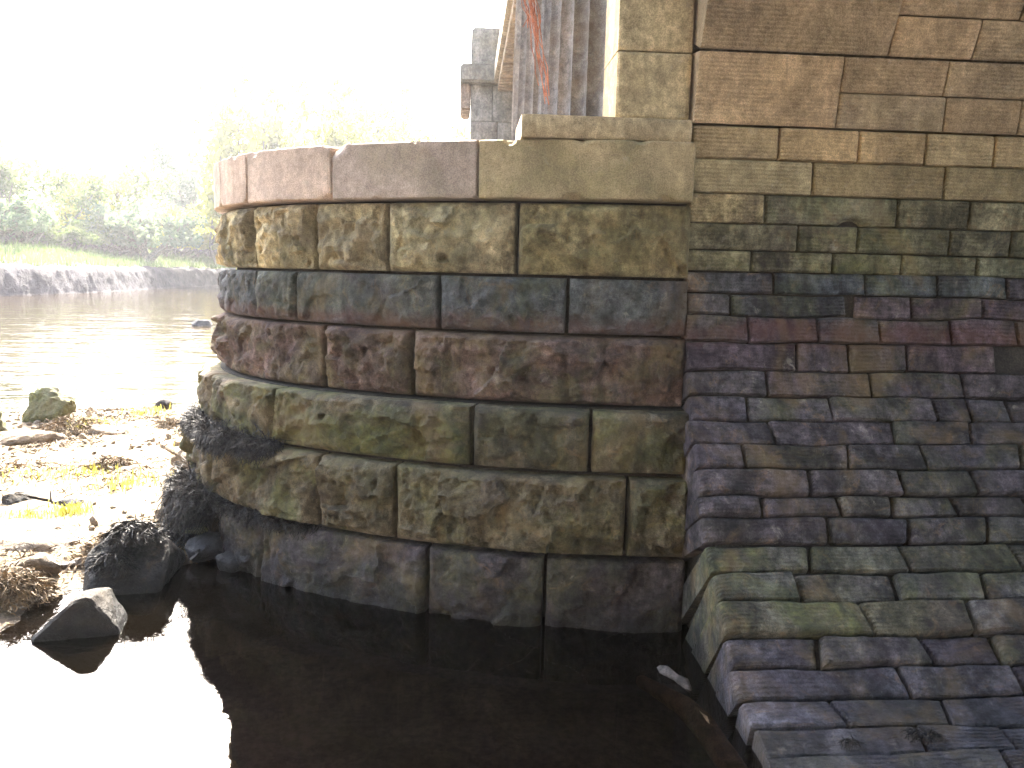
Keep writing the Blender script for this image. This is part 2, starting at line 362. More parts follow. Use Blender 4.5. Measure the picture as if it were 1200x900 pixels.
ni, nj = p3.shape[:2]; idx = np.arange(ni*nj).reshape(ni, nj)
def strip(j0, j1):
    a = idx[:-1, j0:j1]; b = idx[:-1, j0+1:j1+1]; c_ = idx[1:, j0+1:j1+1]; d = idx[1:, j0:j1]
    return np.stack([a.ravel(), b.ravel(), c_.ravel(), d.ravel()], -1).tolist()
split = 13
o = link('mud_bank', mesh('mud_bank', p3.reshape(-1, 3), strip(0, split), True), M['mud']); tag(o, 'dark tidal mud bank on the far side of the river', 'mud bank', kind='structure')
o = link('grassy_bank', mesh('grassy_bank', p3.reshape(-1, 3), strip(split, nj-1), True), M['bankturf']); tag(o, 'green grassy slope above the far mud bank', 'bank', kind='structure')
for o_ in ('mud_bank', 'grassy_bank'):
    me = bpy.data.objects[o_].data; bm = bmesh.new(); bm.from_mesh(me); bmesh.ops.delete(bm, geom=[v for v in bm.verts if not v.link_faces], context='VERTS'); bmesh.ops.recalc_face_normals(bm, faces=bm.faces[:]); bm.to_mesh(me); bm.free()

# ------------------------------------------------------------------ the round cutwater
CX, CY, R0, RN, TH = 1.05, 7.2, 3.55, 1.7, math.radians(238)
C2X, C2Y = CX+(R0-RN)*math.cos(TH), CY+(R0-RN)*math.sin(TH)
def plan(a, R):
    """outline of the cutwater; a in degrees, 270 = facing the camera, 180 = nose; mirrored behind the nose"""
    a = np.asarray(a, float); mir = a < 180; aa = np.radians(np.where(mir, 360-a, a)); R = np.asarray(R, float)
    big = aa >= TH
    x = np.where(big, CX+R*np.cos(aa), C2X+(RN+R-R0)*np.cos(aa))
    y = np.where(big, CY+R*np.sin(aa), C2Y+(RN+R-R0)*np.sin(aa))
    return x, np.where(mir, 2*C2Y-y, y)
def arc_len(a0, a1, R):
    x, y = plan(np.linspace(a0, a1, 60), R); return float(np.hypot(np.diff(x), np.diff(y)).sum())
cut = empty('round_cutwater', (0, 5.6, 0), 'rounded sandstone bridge cutwater of seven rough-faced courses rising from the pool', 'bridge pier')
# (radius, z0, z1, joints in degrees, tint, algae, relief, name)
TAN = (.46, .35, .275); OCH = (.42, .335, .19); TEAL = (.090, .092, .094); BRN = (.135, .090, .074); OLV = (.130, .106, .066); DRK = (.070, .058, .060)  # lower-course tints also take in the shade's falloff and violet cast
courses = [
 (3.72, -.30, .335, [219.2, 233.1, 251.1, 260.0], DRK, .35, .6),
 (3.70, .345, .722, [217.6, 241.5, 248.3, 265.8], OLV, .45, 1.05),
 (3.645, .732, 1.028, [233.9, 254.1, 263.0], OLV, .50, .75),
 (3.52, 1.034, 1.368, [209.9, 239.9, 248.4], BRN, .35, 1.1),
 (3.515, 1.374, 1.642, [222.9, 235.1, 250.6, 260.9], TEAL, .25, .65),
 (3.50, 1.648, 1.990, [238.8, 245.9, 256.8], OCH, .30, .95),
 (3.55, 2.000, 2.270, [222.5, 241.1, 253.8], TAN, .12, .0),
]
holes = {(3, 224.): (.62, .82, .013), (3, 243.): (.5, .68, .014), (2, 245.): (.38, .62, .014), (5, 250.): (.45, .22, .020), (5, 225.): (.2, .3, .016), (1, 225.): (.3, .6, .01), (2, 215.): (.55, .35, .009), (2, 220.): (.4, .75, .008)}
ci = 0
for n, (R, z0, z1, js, tint, alg, rel) in enumerate(courses):
    end = 270.35 if n < 6 else 270.1
    back = []; a = js[0]
    while a > 96:
        a -= random.uniform(14, 24) if a > 180 else random.uniform(8, 14); back.append(max(a, 92))
    A = sorted(back)+js+[end]
    for a0, a1 in zip(A[:-1], A[1:]):
        if a1-a0 < 2: continue
        ci += 1; L = arc_len(a0, a1, R); H = z1-z0; vis = a1 > 188
        seeds = rng.uniform(0, 1, (14, 2))*[L, H]; tl = rng.normal(0, .22, (14, 2)); th = rng.normal(0, .011, 14)
        rough = random.uniform(.5, 1.15)
        hs = [(hu*L, hv*H, hr) for (hn, ha), (hu, hv, hr) in holes.items() if hn == n and a0 < ha < a1]
        def mapfn(s, t, off, a0=a0, a1=a1, L=L, R=R, z0=z0):
            x, y = plan(a0+(a1-a0)*np.asarray(s)/L, R+np.asarray(off)); return np.stack([x, y, z0+np.asarray(t)], -1)
        chips = [(random.choice((0, 1, random.uniform(.1, .9))), random.choice((0, 1)), random.uniform(.015, .05)) for _ in range(6)]+([(.0, 1, .10)] if n == 6 and 240 < a0 < 242 else [])
        def offfn(s, t, q, chips=chips, L=L, H=H, rel=rel, seeds=seeds, tl=tl, th=th, rough=rough, hs=hs):
            if rel == 0:
                o = .004*fbm(q*4, 4)+.0022*fbm(q*30, 3)
                for cu_, cv_, cr_ in chips: o = o-.035*sstep(cr_, .25*cr_, np.hypot(s-cu_*L, (t-cv_*H)*1.4)+.012*fbm(q*20, 2))
                return o
            wq = .035*np.stack([fbm(q*7+2, 3), fbm(q*7+6, 3)], -1)
            sp = np.stack([s, t*1.3], -1)+wq
            rl = sp[:, :, None, :]-seeds[None, None]*[1, 1.3]; d2 = (rl**2).sum(-1)
            wt = np.exp(-(d2-d2.min(-1, keepdims=True))/.0006)
            fac = ((np.clip((rl*tl).sum(-1)*.6+th, -.034, .034))*wt).sum(-1)/wt.sum(-1)
            eu = np.minimum(s, L-s); ev = np.minimum(t, H-t)
            m = sstep(0, .034, eu)*sstep(0, .030, ev)
            bul = .024*np.clip(1-np.abs(2*t/H-1)**3, 0, 1)*np.clip(1-np.abs(2*s/L-1)**7, 0, 1)
            rid = (.40-np.abs(fbm(q*6.5+4, 5, .62)))*.075
            o = rel*(bul*.9+m*rough*(.026*fbm(q*4.2, 3)+fac*1.25+rid+.017*fbm(q*20, 4, .68)-.026*sstep(.22, .5, fbm(q*13+7, 2))))-.006
            for hu, hv, hr in hs:
                o = o-.05*sstep(1.5*hr, .6*hr, np.hypot(s-hu, t-hv))
            return o
        t_ = tint
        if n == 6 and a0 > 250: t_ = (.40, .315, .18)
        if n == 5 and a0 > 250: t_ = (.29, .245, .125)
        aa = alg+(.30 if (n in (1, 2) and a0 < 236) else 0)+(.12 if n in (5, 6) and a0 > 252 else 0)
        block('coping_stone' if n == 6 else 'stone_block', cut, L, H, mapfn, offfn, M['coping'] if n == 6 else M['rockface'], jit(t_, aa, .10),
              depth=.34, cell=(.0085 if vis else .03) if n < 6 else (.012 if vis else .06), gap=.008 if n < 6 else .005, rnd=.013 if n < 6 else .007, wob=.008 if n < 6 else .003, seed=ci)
# core: dark mortar body behind the stones
rings = []; ang = np.linspace(92, 271, 100)
prof = [(3.62, -.5), (3.62, .34), (3.60, .345), (3.60, .727), (3.54, .732), (3.54, 1.03), (3.43, 1.035), (3.42, 1.985), (3.40, 2.0), (3.40, 2.255)]
V = []; Fq = []
for R, z in prof:
    x, y = plan(ang, R); V += [(a, b, z) for a, b in zip(x, y)]
na = len(ang)
for i in range(len(prof)-1):
    for j in range(na-1): Fq.append([i*na+j, i*na+j+1, (i+1)*na+j+1, (i+1)*na+j])
Fq.append([(len(prof)-1)*na+j for j in range(na)]); Fq.append([j for j in range(na)][::-1])
for i in range(len(prof)-1): Fq.append([i*na, (i+1)*na, (i+1)*na+na-1, i*na+na-1])
link('mortar_core', mesh('mortar_core', V, Fq), M['mortar'], cut)

# ------------------------------------------------------------------ the pier wall under the arch, with its battered foot
wall = empty('pier_wall', (3, 3.7, 0), 'coursed sandstone pier wall under the arch with a battered mossy foot', 'wall')
Pf = [(3.72, 1.69), (3.71, 1.585), (3.69, 1.48), (3.66, 1.36), (3.62, 1.23), (3.57, 1.115), (3.50, 1.015), (3.42, .92), (3.35, .825), (3.28, .72), (3.23, .64), (3.17, .535), (3.08, .445), (2.97, .365), (2.85, .27), (2.75, .20), (2.65, .12), (2.53, .085), (2.41, .06), (2.30, .035), (2.18, 0.005), (2.05, -.04)]
rowj = [[1.49, 1.94, 2.3, 2.65], [1.28, 1.85, 1.89, 2.17, 2.53], [1.36, 1.7, 2.0, 2.37], [1.59, 1.85, 2.14, 2.58], [1.44, 1.94, 2.4], [1.33, 1.73, 2.23, 2.4, 2.6], [1.43, 2.0, 2.36], [1.27, 1.75, 2.11], [1.55, 1.97, 2.31], [1.32, 1.67, 1.91, 2.2], [1.6, 1.96, 2.32], [1.49, 1.9, 2.4], [1.4, 1.82, 2.2], [1.64, 2.07], [1.4, 1.83, 2.12], [1.7, 2.14], [1.39, 1.79], [1.63], [1.86], [1.4, 1.9], [1.6, 2.0]]
TEALW = (.060, .066, .074); PUR = (.074, .054, .063); DKB = (.066, .056, .063); GRN = (.076, .071, .058); SLT = (.070, .065, .078)  # wall-foot tints also take in the blue-violet cast of the shade
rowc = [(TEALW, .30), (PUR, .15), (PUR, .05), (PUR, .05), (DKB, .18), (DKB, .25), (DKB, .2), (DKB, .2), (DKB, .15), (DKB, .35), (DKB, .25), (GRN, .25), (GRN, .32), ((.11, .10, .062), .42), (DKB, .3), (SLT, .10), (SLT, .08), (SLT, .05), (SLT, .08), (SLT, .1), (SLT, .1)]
XL, XR = 1.06, 6.2
def rowpoints(i):
    return np.array(Pf[i+1]), np.array(Pf[i])            # lower, upper
wi = 200
def skew(x, row): return .03*math.sin(x*37.7+row*5.3)*(1 if row > 5 else .3)
def bed(x, row, amp): return amp*fbm(np.stack([np.asarray(x)*2.3, np.full(np.shape(x), row*7.31), np.zeros(np.shape(x))], -1), 3)
for i in range(len(rowj)):
    lo, hi = rowpoints(i); tv = hi-lo; H = float(np.hypot(*tv)); tv = tv/H; nv_ = np.array([-tv[1], tv[0]])   # outward: towards -y, +z
    if nv_[0] > 0: nv_ = -nv_
    js = [XL]+rowj[i]; x = js[-1]
    while x < XR: x += random.uniform(.28, .55); js.append(x)
    for s0, s1 in zip(js[:-1], js[1:]):
        hole = (i == 1 and s0 == 1.85) or (i == 3 and s0 == 2.58)
        wi += 1; L = s1-s0; Lc = s0 < XL+.01
        proud = random.uniform(-.011, .011)+(.012 if i in (8, 13) else 0)+(-.2 if hole else 0)
        tilt = random.uniform(-.004, .006)+(.012 if i in (9, 13) and Lc else 0); tw = random.uniform(-.012, .012)
        worn = (random.uniform(1.4, 3.0) if 8 <= i < 16 else random.uniform(.8, 1.3))*(1.0 if not Lc else 1.25); er = (i in (10, 11, 14) and Lc)
        if er: worn = 2.4
        lift = .010 if i > 12 else .004
        def mapfn(s, t, off, s0=s0, lo=lo, tv=tv, nv_=nv_, lift=lift, i=i, H=H, L=L, sk0=0 if Lc else skew(s0, i), sk1=skew(s1, i), cj=random.uniform(-.034, -.014) if Lc and i > 5 else (-.006 if Lc else 0)):
            s = np.asarray(s, float); t = np.asarray(t, float); off = np.asarray(off)
            t = t+bed(s0+s, i+1, .018)*(1-t/H)+bed(s0+s, i, .018)*(t/H)
            s = s+((sk0*(1-s/L)+sk1*s/L)*(t/H-.5)+cj*(1-s/L))
            yy = lo[0]+tv[0]*t+nv_[0]*off; zz = lo[1]+tv[1]*t+nv_[1]*off+lift*(s0+s-XL)
            return np.stack([s0+s, yy, zz], -1)
        def offfn(s, t, q, proud=proud, tilt=tilt, tw=tw, H=H, L=L, worn=worn, er=er, i_=i):
            o = proud+tilt*(1-t/H)-tilt*.5+tw*(s/L-.5)+.005*worn*fbm(q*7, 4)+.004*fbm(q*22, 4)
            if i_ > 7: o = o+.016*fbm(q*2.2+11, 2)*np.clip(1.4-s/L, 0, 1)
            if er: o = o-.012*sstep(.30, .0, s)+.012*fbm(q*5+3, 3)
            return o
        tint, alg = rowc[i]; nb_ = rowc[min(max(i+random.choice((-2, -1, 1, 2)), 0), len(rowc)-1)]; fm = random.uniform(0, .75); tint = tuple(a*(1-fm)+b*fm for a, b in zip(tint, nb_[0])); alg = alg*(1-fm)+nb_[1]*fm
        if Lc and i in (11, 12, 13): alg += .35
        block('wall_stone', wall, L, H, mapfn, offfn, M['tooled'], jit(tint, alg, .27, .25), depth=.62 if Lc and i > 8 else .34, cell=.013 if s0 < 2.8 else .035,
              gap=.006, rnd=.0085*worn, wob=.005*min(worn, 1.6 if Lc else 9), seed=wi)
# upper, upright courses
zr = [2.36, 2.21, 2.053, 1.915, 1.79, 1.69]
uj = [[1.47, 1.85, 2.18, 2.52], [1.64, 2.29], [1.42, 2.07, 2.43], [1.59, 1.88, 2.34, 2.65], [1.37, 1.77, 2.11, 2.49]]
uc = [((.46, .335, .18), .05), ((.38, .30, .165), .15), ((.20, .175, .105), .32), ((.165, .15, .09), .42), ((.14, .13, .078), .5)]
for i in range(5):
    z1, z0 = zr[i], zr[i+1]; js = [1.052]+uj[i]; x = js[-1]
    while x < XR: x += random.uniform(.3, .6); js.append(x)
    for s0, s1 in zip(js[:-1], js[1:]):
        wi += 1; L = s1-s0; H = z1-z0; proud = random.uniform(-.006, .006)
        def mapfn(s, t, off, s0=s0, z0=z0):
            s = np.asarray(s); return np.stack([s0+s, 3.72-np.asarray(off), z0+np.asarray(t)+0*s], -1)
        dip = (i == 2 and s0 == 1.42)
        def offfn(s, t, q, proud=proud, dip=dip, L=L):
            o = proud+.004*fbm(q*7, 4)+.0018*fbm(q*24, 3)
            if dip: o = o-.13*sstep(.085, .0, np.hypot(s-L*.66, (t+.01)*1.4))
            return o
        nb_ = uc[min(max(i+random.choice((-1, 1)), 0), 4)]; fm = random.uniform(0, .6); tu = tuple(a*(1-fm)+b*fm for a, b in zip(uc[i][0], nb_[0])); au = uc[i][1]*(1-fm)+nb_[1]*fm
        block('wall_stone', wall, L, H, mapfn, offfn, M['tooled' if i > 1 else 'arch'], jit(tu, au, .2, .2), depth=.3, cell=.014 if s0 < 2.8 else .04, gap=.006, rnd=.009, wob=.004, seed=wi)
# arch springers: large broached stones that start to lean out
AY, AA, AB, AZ = -2.1, 5.82, 2.6, 2.36
def ell(z): return AY+AA*math.sqrt(max(0, 1-((z-AZ)/AB)**2))
arows = [(2.365, 2.675, 1.05, [1.73]), (2.365, 2.522, 1.73, [2.25, 2.62, 3.1]), (2.523, 2.675, 1.73, [2.23, 2.75, 3.2]), (2.68, 3.02, 1.05, [1.93]), (2.68, 2.842, 1.93, [2.33, 2.8]), (2.843, 3.02, 1.93, [2.5, 2.9]), (3.025, 3.38, 1.05, [1.6, 2.3]), (3.385, 3.75, 1.05, [1.9, 2.6])]
for (z0, z1, x0, xj) in arows:
    js = [x0]+xj; x = js[-1]
    if not (z0 in (2.365, 2.68) and len(xj) == 1):
        while x < XR: x += random.uniform(.4, .7); js.append(x)
    lo = np.array([ell(z0), z0]); hi = np.array([ell(z1), z1]); tv = hi-lo; H = float(np.hypot(*tv)); tv = tv/H; nv_ = np.array([-tv[1], tv[0]])
    for s0, s1 in zip(js[:-1], js[1:]):
        wi += 1; L = s1-s0; proud = random.uniform(-.003, .004)
        def mapfn(s, t, off, s0=s0, lo=lo, tv=tv, nv_=nv_):
            s = np.asarray(s); t = np.asarray(t); off = np.asarray(off)
            return np.stack([s0+s, lo[0]+tv[0]*t+nv_[0]*off, lo[1]+tv[1]*t+nv_[1]*off+0*s], -1)
        def offfn(s, t, q, proud=proud): return proud+.003*fbm(q*6, 4)+.0015*fbm(q*24, 3)
        block('arch_stone', wall, L, H, mapfn, offfn, M['arch'], jit((.44, .325, .195), .06, .14, .06), depth=.28, cell=.018 if s0 < 2.8 else .05, gap=.004, rnd=.006, wob=.003, seed=wi)
# mortar core of the wall
inner = [(y+.035, z-.025) for y, z in Pf]
core = [(3.77, 2.36), (3.77, 1.69)]+inner+[(2.05, -.6), (7.5, -.6), (7.5, 2.36)]
link('mortar_core', extrude_profile(core, 1.10, 9.0), M['mortar'], wall)

# ------------------------------------------------------------------ the bridge above: spandrel, vault, cornice, parapet
br = empty('stone_bridge', (3, 5.6, 0), 'sandstone road bridge with its arch springing from the pier wall', 'bridge')
pts = [(-9.5, -.6), (-8.1, -.6), (-8.1, 2.36)]
for t in np.linspace(math.pi, 0, 41): pts.append((AY+(AA+.30)*math.cos(t), AZ+(AB+.30)*math.sin(t)))
pts += [(4.05, 2.372), (7.55, 2.372)]
for t in np.linspace(math.pi, 0, 31): pts.append((10.55+2.95*math.cos(t), 2.40+1.75*math.sin(t)))
pts += [(13.55, -.6), (60, -.6), (60, 5.6), (-9.5, 5.6)]
link('spandrel_wall', extrude_profile(pts, .80, 9.0), M['vault'], br)
t0 = math.asin((3.755-AZ)/AB); vp = []
for t in np.linspace(t0, math.pi, 60): vp.append((AY+AA*math.cos(t), AZ+AB*math.sin(t)))
vo = [(AY+(AA+.29)*math.cos(t), AZ+(AB+.29)*math.sin(t)) for t in np.linspace(math.pi, t0, 60)]
link('vault', extrude_profile(vp+vo, 1.05, 8.99), M['vault'], br)
link('cornice', box_mesh(.46, .80, -9.5, 13.7, 4.78, 5.06, .02), M['ashlar'], br, (.33, .27, .19, .1))
corn = bpy.data.objects['cornice']
dm = box_mesh(.52, .80, 0, .13, 4.64, 4.782, .008)
for i in range(42):
    o = bpy.data.objects.new('dentil', dm)
    if i == 0: dm.materials.append(M['ashlar'])
    col.objects.link(o); o.parent = corn; o.location = (0, 4.2+i*.225, 0); o.color = (.30, .23, .16, .05)
    o.matrix_parent_inverse = Matrix.Translation((0, 0, 0))
link('parapet', box_mesh(.60, .95, -9.5, 13.7, 5.06, 6.0, .02), M['ashlar'], br, (.3, .25, .18, .1))

def ashlar_block(name, parent, x0, x1, z0, z1, y, depth, color, seed, mat='ashlar', cell=.03, rnd=.008):
    def mapfn(s, t, off): s = np.asarray(s); return np.stack([x0+s, y-np.asarray(off), z0+np.asarray(t)+0*s], -1)
    def offfn(s, t, q): return .0025*fbm(q*6, 4)
    return block(name, parent, x1-x0, z1-z0, mapfn, offfn, M[mat], color, depth=depth, cell=cell, gap=.004, rnd=rnd, wob=.003, seed=seed)
pl = empty('corner_pilaster', (.85, 3.9, 2.27), 'pale square stone pilaster on its plinth beside the arch edge', 'pilaster')
ashlar_block('plinth', pl, .25, 1.045, 2.272, 2.375, 3.69, .42, (.38, .30, .18, .05), 501)
zs = [2.379, 2.682, 3.02, 3.36, 3.70, 4.05, 4.40, 4.64]
for i in range(len(zs)-1):
    ashlar_block('pilaster_block', pl, .688, 1.042, zs[i], zs[i+1]-.003, 3.75, .36, jit((.42, .345, .205), .0, .05, .0), 510+i, cell=.02)

def column(name, cx, cy, r, label, tint):
    e = empty(name, (cx, cy, 2.272), label, 'column', 'fluted columns on the cutwater')
    nfl, per = 32, 8; n = nfl*per; zl = np.linspace(2.40, 4.25, 14); V = []; Fq = []
    for kz, z in enumerate(zl):
        tap = r*(1-.06*(kz/13)**1.6)
        for i in range(n):
            u = (i % per)/per; dep = .062*math.sin(math.pi*u)**.75 if u > 0 else 0
            a = 2*math.pi*i/n; rr = tap*(1-dep)*(1+.004*math.sin(7*a+3*z))
            V.append((cx+rr*math.cos(a), cy+rr*math.sin(a), z))
    for kz in range(13):
        for i in range(n): Fq.append([kz*n+i, kz*n+(i+1) % n, (kz+1)*n+(i+1) % n, (kz+1)*n+i])
    link('shaft', mesh('shaft', V, Fq, True, None, 25), M['ashlar'], e, tint)
    def ringm(prof, seg=48):
        V = [(cx+q*math.cos(2*math.pi*j/seg), cy+q*math.sin(2*math.pi*j/seg), z) for q, z in prof for j in range(seg)]
        Fq = [[i*seg+j, i*seg+(j+1) % seg, (i+1)*seg+(j+1) % seg, (i+1)*seg+j] for i in range(len(prof)-1) for j in range(seg)]
        Fq += [[j for j in range(seg)][::-1], [(len(prof)-1)*seg+j for j in range(seg)]]
        return mesh('ring', V, Fq, True, None, 30)
    link('base', ringm([(r*1.02, 2.273), (r*1.02, 2.40)]), M['ashlar'], e, tint)
    link('capital', ringm([(r*.94, 4.25), (r*.95, 4.32), (r*1.0, 4.34), (r*1.12, 4.45), (r*1.15, 4.48)]), M['ashlar'], e, tint)
    link('abacus', box_mesh(cx-r*1.12, cx+r*1.12, cy-r*1.2, cy+r*1.2, 4.482, 4.63, .01), M['ashlar'], e, tint)
column('fluted_column', .92, 4.78, .50, 'weathered grey fluted stone column nearest the square pilaster', (.150, .146, .145, .03))
column('fluted_column', .88, 6.85, .50, 'paler fluted stone column behind, left of the nearer one', (.22, .19, .165, .02))

fp = empty('far_pilaster', (.4, 14.3, 0), 'distant grey stone pilaster with projecting cap at the end of the bridge', 'pilaster')
zs = np.linspace(-.5, 4.78, 10)
for i in range(9):
    xm = .44+.1*(i % 2)
    ashlar_block('pilaster_block', fp, .08, xm, zs[i], zs[i+1]-.004, 13.75, .9, jit((.27, .245, .215), .1, .15), 540+2*i, cell=.08, rnd=.012)
    ashlar_block('pilaster_block', fp, xm+.003, .79, zs[i], zs[i+1]-.004, 13.755, .9, jit((.27, .245, .215), .1, .15), 541+2*i, cell=.08, rnd=.012)
link('cap', box_mesh(-.10, .95, 13.58, 15.0, 4.785, 5.08, .03), M['ashlar'], fp, (.22, .20, .17, .1))
link('bracket', box_mesh(-.09, .078, 13.7, 14.6, 4.35, 4.783, .03), M['ashlar'], fp, (.30, .22, .17, .1))
link('parapet_block', box_mesh(.08, .74, 13.76, 14.8, 5.085, 5.70, .03), M['ashlar'], fp, (.25, .23, .20, .2))

# ------------------------------------------------------------------ rocks
def rock_mesh(pts, seed, amp=.02, sub=4, freq=7):
    bm = bmesh.new()
    for p in pts: bm.verts.new(p)
    bmesh.ops.convex_hull(bm, input=bm.verts[:]); bmesh.ops.delete(bm, geom=[v for v in bm.verts if not v.link_faces], context='VERTS')
    bmesh.ops.bevel(bm, geom=bm.edges[:], offset=amp*.7, segments=1, affect='EDGES')
    for _ in range(sub):
        ed = [e for e in bm.edges if e.calc_length() > .028]
        if not ed: break
        bmesh.ops.subdivide_edges(bm, edges=ed, cuts=1, use_grid_fill=True)
        bmesh.ops.triangulate(bm, faces=[f for f in bm.faces if len(f.verts) > 4])
    bm.normal_update(); bm.verts.ensure_lookup_table()
    C = np.array([v.co[:] for v in bm.verts]); N = np.array([v.normal[:] for v in bm.verts])
    d = amp*(1.3*fbm(C*freq+seed*3.1, 5, .6)+1.0*(.4-np.abs(fbm(C*freq*2+seed, 4))))
    C = C+N*d[:, None]
    for v, c in zip(bm.verts, C): v.co = c
    bmesh.ops.recalc_face_normals(bm, faces=bm.faces[:])
    me = bpy.data.meshes.new('boulder'); bm.to_mesh(me); bm.free()
    me.polygons.foreach_set('use_smooth', np.ones(len(me.polygons), dtype=bool)); me.set_sharp_from_angle(angle=math.radians(35)); return me
def boulder(loc, size, seed, mat, label, rz=0, amp=None, cat='rock', name='boulder', group=None, npts=16):
    r = np.random.default_rng(seed); p = r.normal(size=(npts, 3)); p /= np.linalg.norm(p, axis=1)[:, None]
    p *= np.array(size)/2*r.uniform(.85, 1.15, (npts, 1)); c, s = math.cos(rz), math.sin(rz)
    p = np.stack([p[:, 0]*c-p[:, 1]*s, p[:, 0]*s+p[:, 1]*c, p[:, 2]], -1)
    o = link(name, rock_mesh(p, seed, amp or min(size)*.10, 3), M['rockboulder'], None, BOULDER[mat]); o.location = loc
    return tag(o, label, cat, group)
def hullrock(pts, seed, mat, label, amp=.02, name='boulder'):
    P_ = np.array(pts, float); c = P_.mean(0); c[2] = P_[:, 2].min()
    o = link(name, rock_mesh(P_-c, seed, amp, 4), M['rockboulder'], None, BOULDER[mat]); o.location = c; return tag(o, label, 'rock')
hullrock([(-1.88, 3.39, 0), (-1.79, 3.41, .085), (-1.70, 3.43, .17), (-1.64, 3.45, .185), (-1.53, 3.46, .03), (-1.51, 3.49, -.06), (-1.62, 3.58, -.12), (-1.78, 3.52, -.12), (-1.84, 3.52, .03), (-1.76, 3.64, .13), (-1.64, 3.66, .15), (-1.57, 3.66, .02), (-1.64, 3.74, -.1)], 3, 'boulder', 'dark wedge-shaped rock with a pale ridge jutting into the pool', .014)
hullrock([(-1.90, 3.93, -.10), (-1.56, 3.90, -.12), (-1.50, 3.98, .10), (-1.53, 4.10, .22), (-1.66, 4.16, .29), (-1.80, 4.18, .29), (-1.94, 4.06, .15), (-1.92, 4.45, 0), (-1.55, 4.45, 0), (-1.84, 3.92, .06)], 5, 'boulder', 'large grey rock slab topped with black seaweed at the pool edge', .02)
boulder((-1.42, 4.40, .08), (.24, .22, .20), 11, 'boulderdark', 'small dark wet rock between the seaweed slab and the cutwater', .4)
boulder((-1.50, 4.52, .15), (.20, .13, .08), 12, 'bouldergreen', 'small flat green-topped stone above the wet rock by the cutwater')
boulder((-1.27, 4.27, .02), (.20, .16, .16), 13, 'boulderdark', 'black wet rock in the pool at the foot of the cutwater')
boulder((-1.30, 4.42, .05), (.16, .16, .14), 19, 'boulderdark', 'small wet rock tucked against the lowest cutwater course')
boulder((-2.02, 5.98, .14), (.34, .40, .30), 14, 'boulderpale', 'pale block-shaped rock in sun against the cutwater above the hanging seaweed')
boulder((-2.50, 5.98, .10), (.20, .16, .12), 15, 'boulderpale', 'rounded brown stone lying alone on the gravel spit', .2)
boulder((-4.05, 7.85, .24), (.62, .5, .40), 16, 'bouldergreen', 'large green mossy boulder at the far edge of the spit', .3)
boulder((-4.35, 7.35, .16), (.45, .5, .42), 17, 'bouldergreen', 'grey-green boulder at the left border beside the mossy boulder')
boulder((-3.75, 6.95, .10), (.62, .34, .26), 18, 'boulderpale', 'pale angular rock in front of the mossy boulder', .5)
boulder((-3.22, 7.30, .10), (.42, .28, .22), 21, 'boulderpale', 'grey-brown rock in the middle of the spit beside yellow grass', .1)
boulder((-3.25, 8.75, .10), (.18, .18, .24), 22, 'boulder', 'pointed brown rock on the far shore of the spit')
boulder((-2.86, 5.16, .10), (.26, .2, .16), 23, 'boulder', 'dark brown rock at the left border above the pale slab', .7)
boulder((-2.55, 5.15, .09), (.22, .16, .12), 24, 'boulder', 'small brown rock beside the grass tuft on the near spit', .2)
hullrock([(-2.60, 4.18, .02), (-2.16, 4.30, .04), (-2.12, 4.45, .10), (-2.24, 4.62, .16), (-2.62, 4.62, .17), (-2.75, 4.35, .14), (-2.3, 4.33, .13), (-2.6, 4.5, -.05), (-2.2, 4.5, -.05)], 31, 'boulderpale', 'pale flat-topped slab with a dark shaded front on the near spit', .012)
boulder((-2.22, 4.05, .07), (.30, .24, .18), 25, 'boulderpale', 'white sunlit rounded rock beside the brown seaweed clump', .3)
boulder((-2.34, 4.10, .06), (.10, .09, .09), 26, 'boulderpale', 'small pale cobble behind the brown seaweed clump')
boulder((-2.05, 4.22, .05), (.20, .13, .10), 27, 'boulderpale', 'low sunlit stone beside the large seaweed slab', .9)
boulder((-1.98, 4.62, .08), (.16, .14, .11), 28, 'boulder', 'brown cobble in the dry seaweed behind the slab')
boulder((-7.33, 22.78, .04), (.75, .4, .3), 29, 'boulderdark', 'lone dark stone breaking the surface out in the river')
# pebbles: uncountable
r = np.random.default_rng(44); V = []; Fq = []
ico = bmesh.new(); bmesh.ops.create_icosphere(ico, subdivisions=1, radius=1); IV = np.array([v.co[:] for v in ico.verts]); IF = [[v.index for v in f.verts] for f in ico.faces]; ico.free()
px_ = r.uniform(-5.3, -1.1, 9000); py_ = r.uniform(3.2, 9.3, 9000); pz_ = spit_z(px_[None], py_[None])[0]
dens = fbm(np.stack([px_*.9, py_*.9, 0*px_], -1), 3)
for x, y, z, dn in zip(px_, py_, pz_, dens):
    if z < -.02 or dn < r.uniform(.0, .5): continue
    sc = r.lognormal(-4.4, .5); sc = min(sc, .055); A3 = r.normal(size=(3, 3)); Q_, _ = np.linalg.qr(A3)
    v = (IV*[1.2, .9, .6]*(1+.15*r.normal(size=(12, 1))))@Q_.T*sc+[x, y, z+sc*.25]; b = len(V); V += v.tolist(); Fq += [[i+b for i in f] for f in IF]
o = link('pebbles', mesh('pebbles', V, Fq), M['boulderpale']); tag(o, 'scatter of small pebbles over the gravel spit', 'pebbles', kind='stuff')

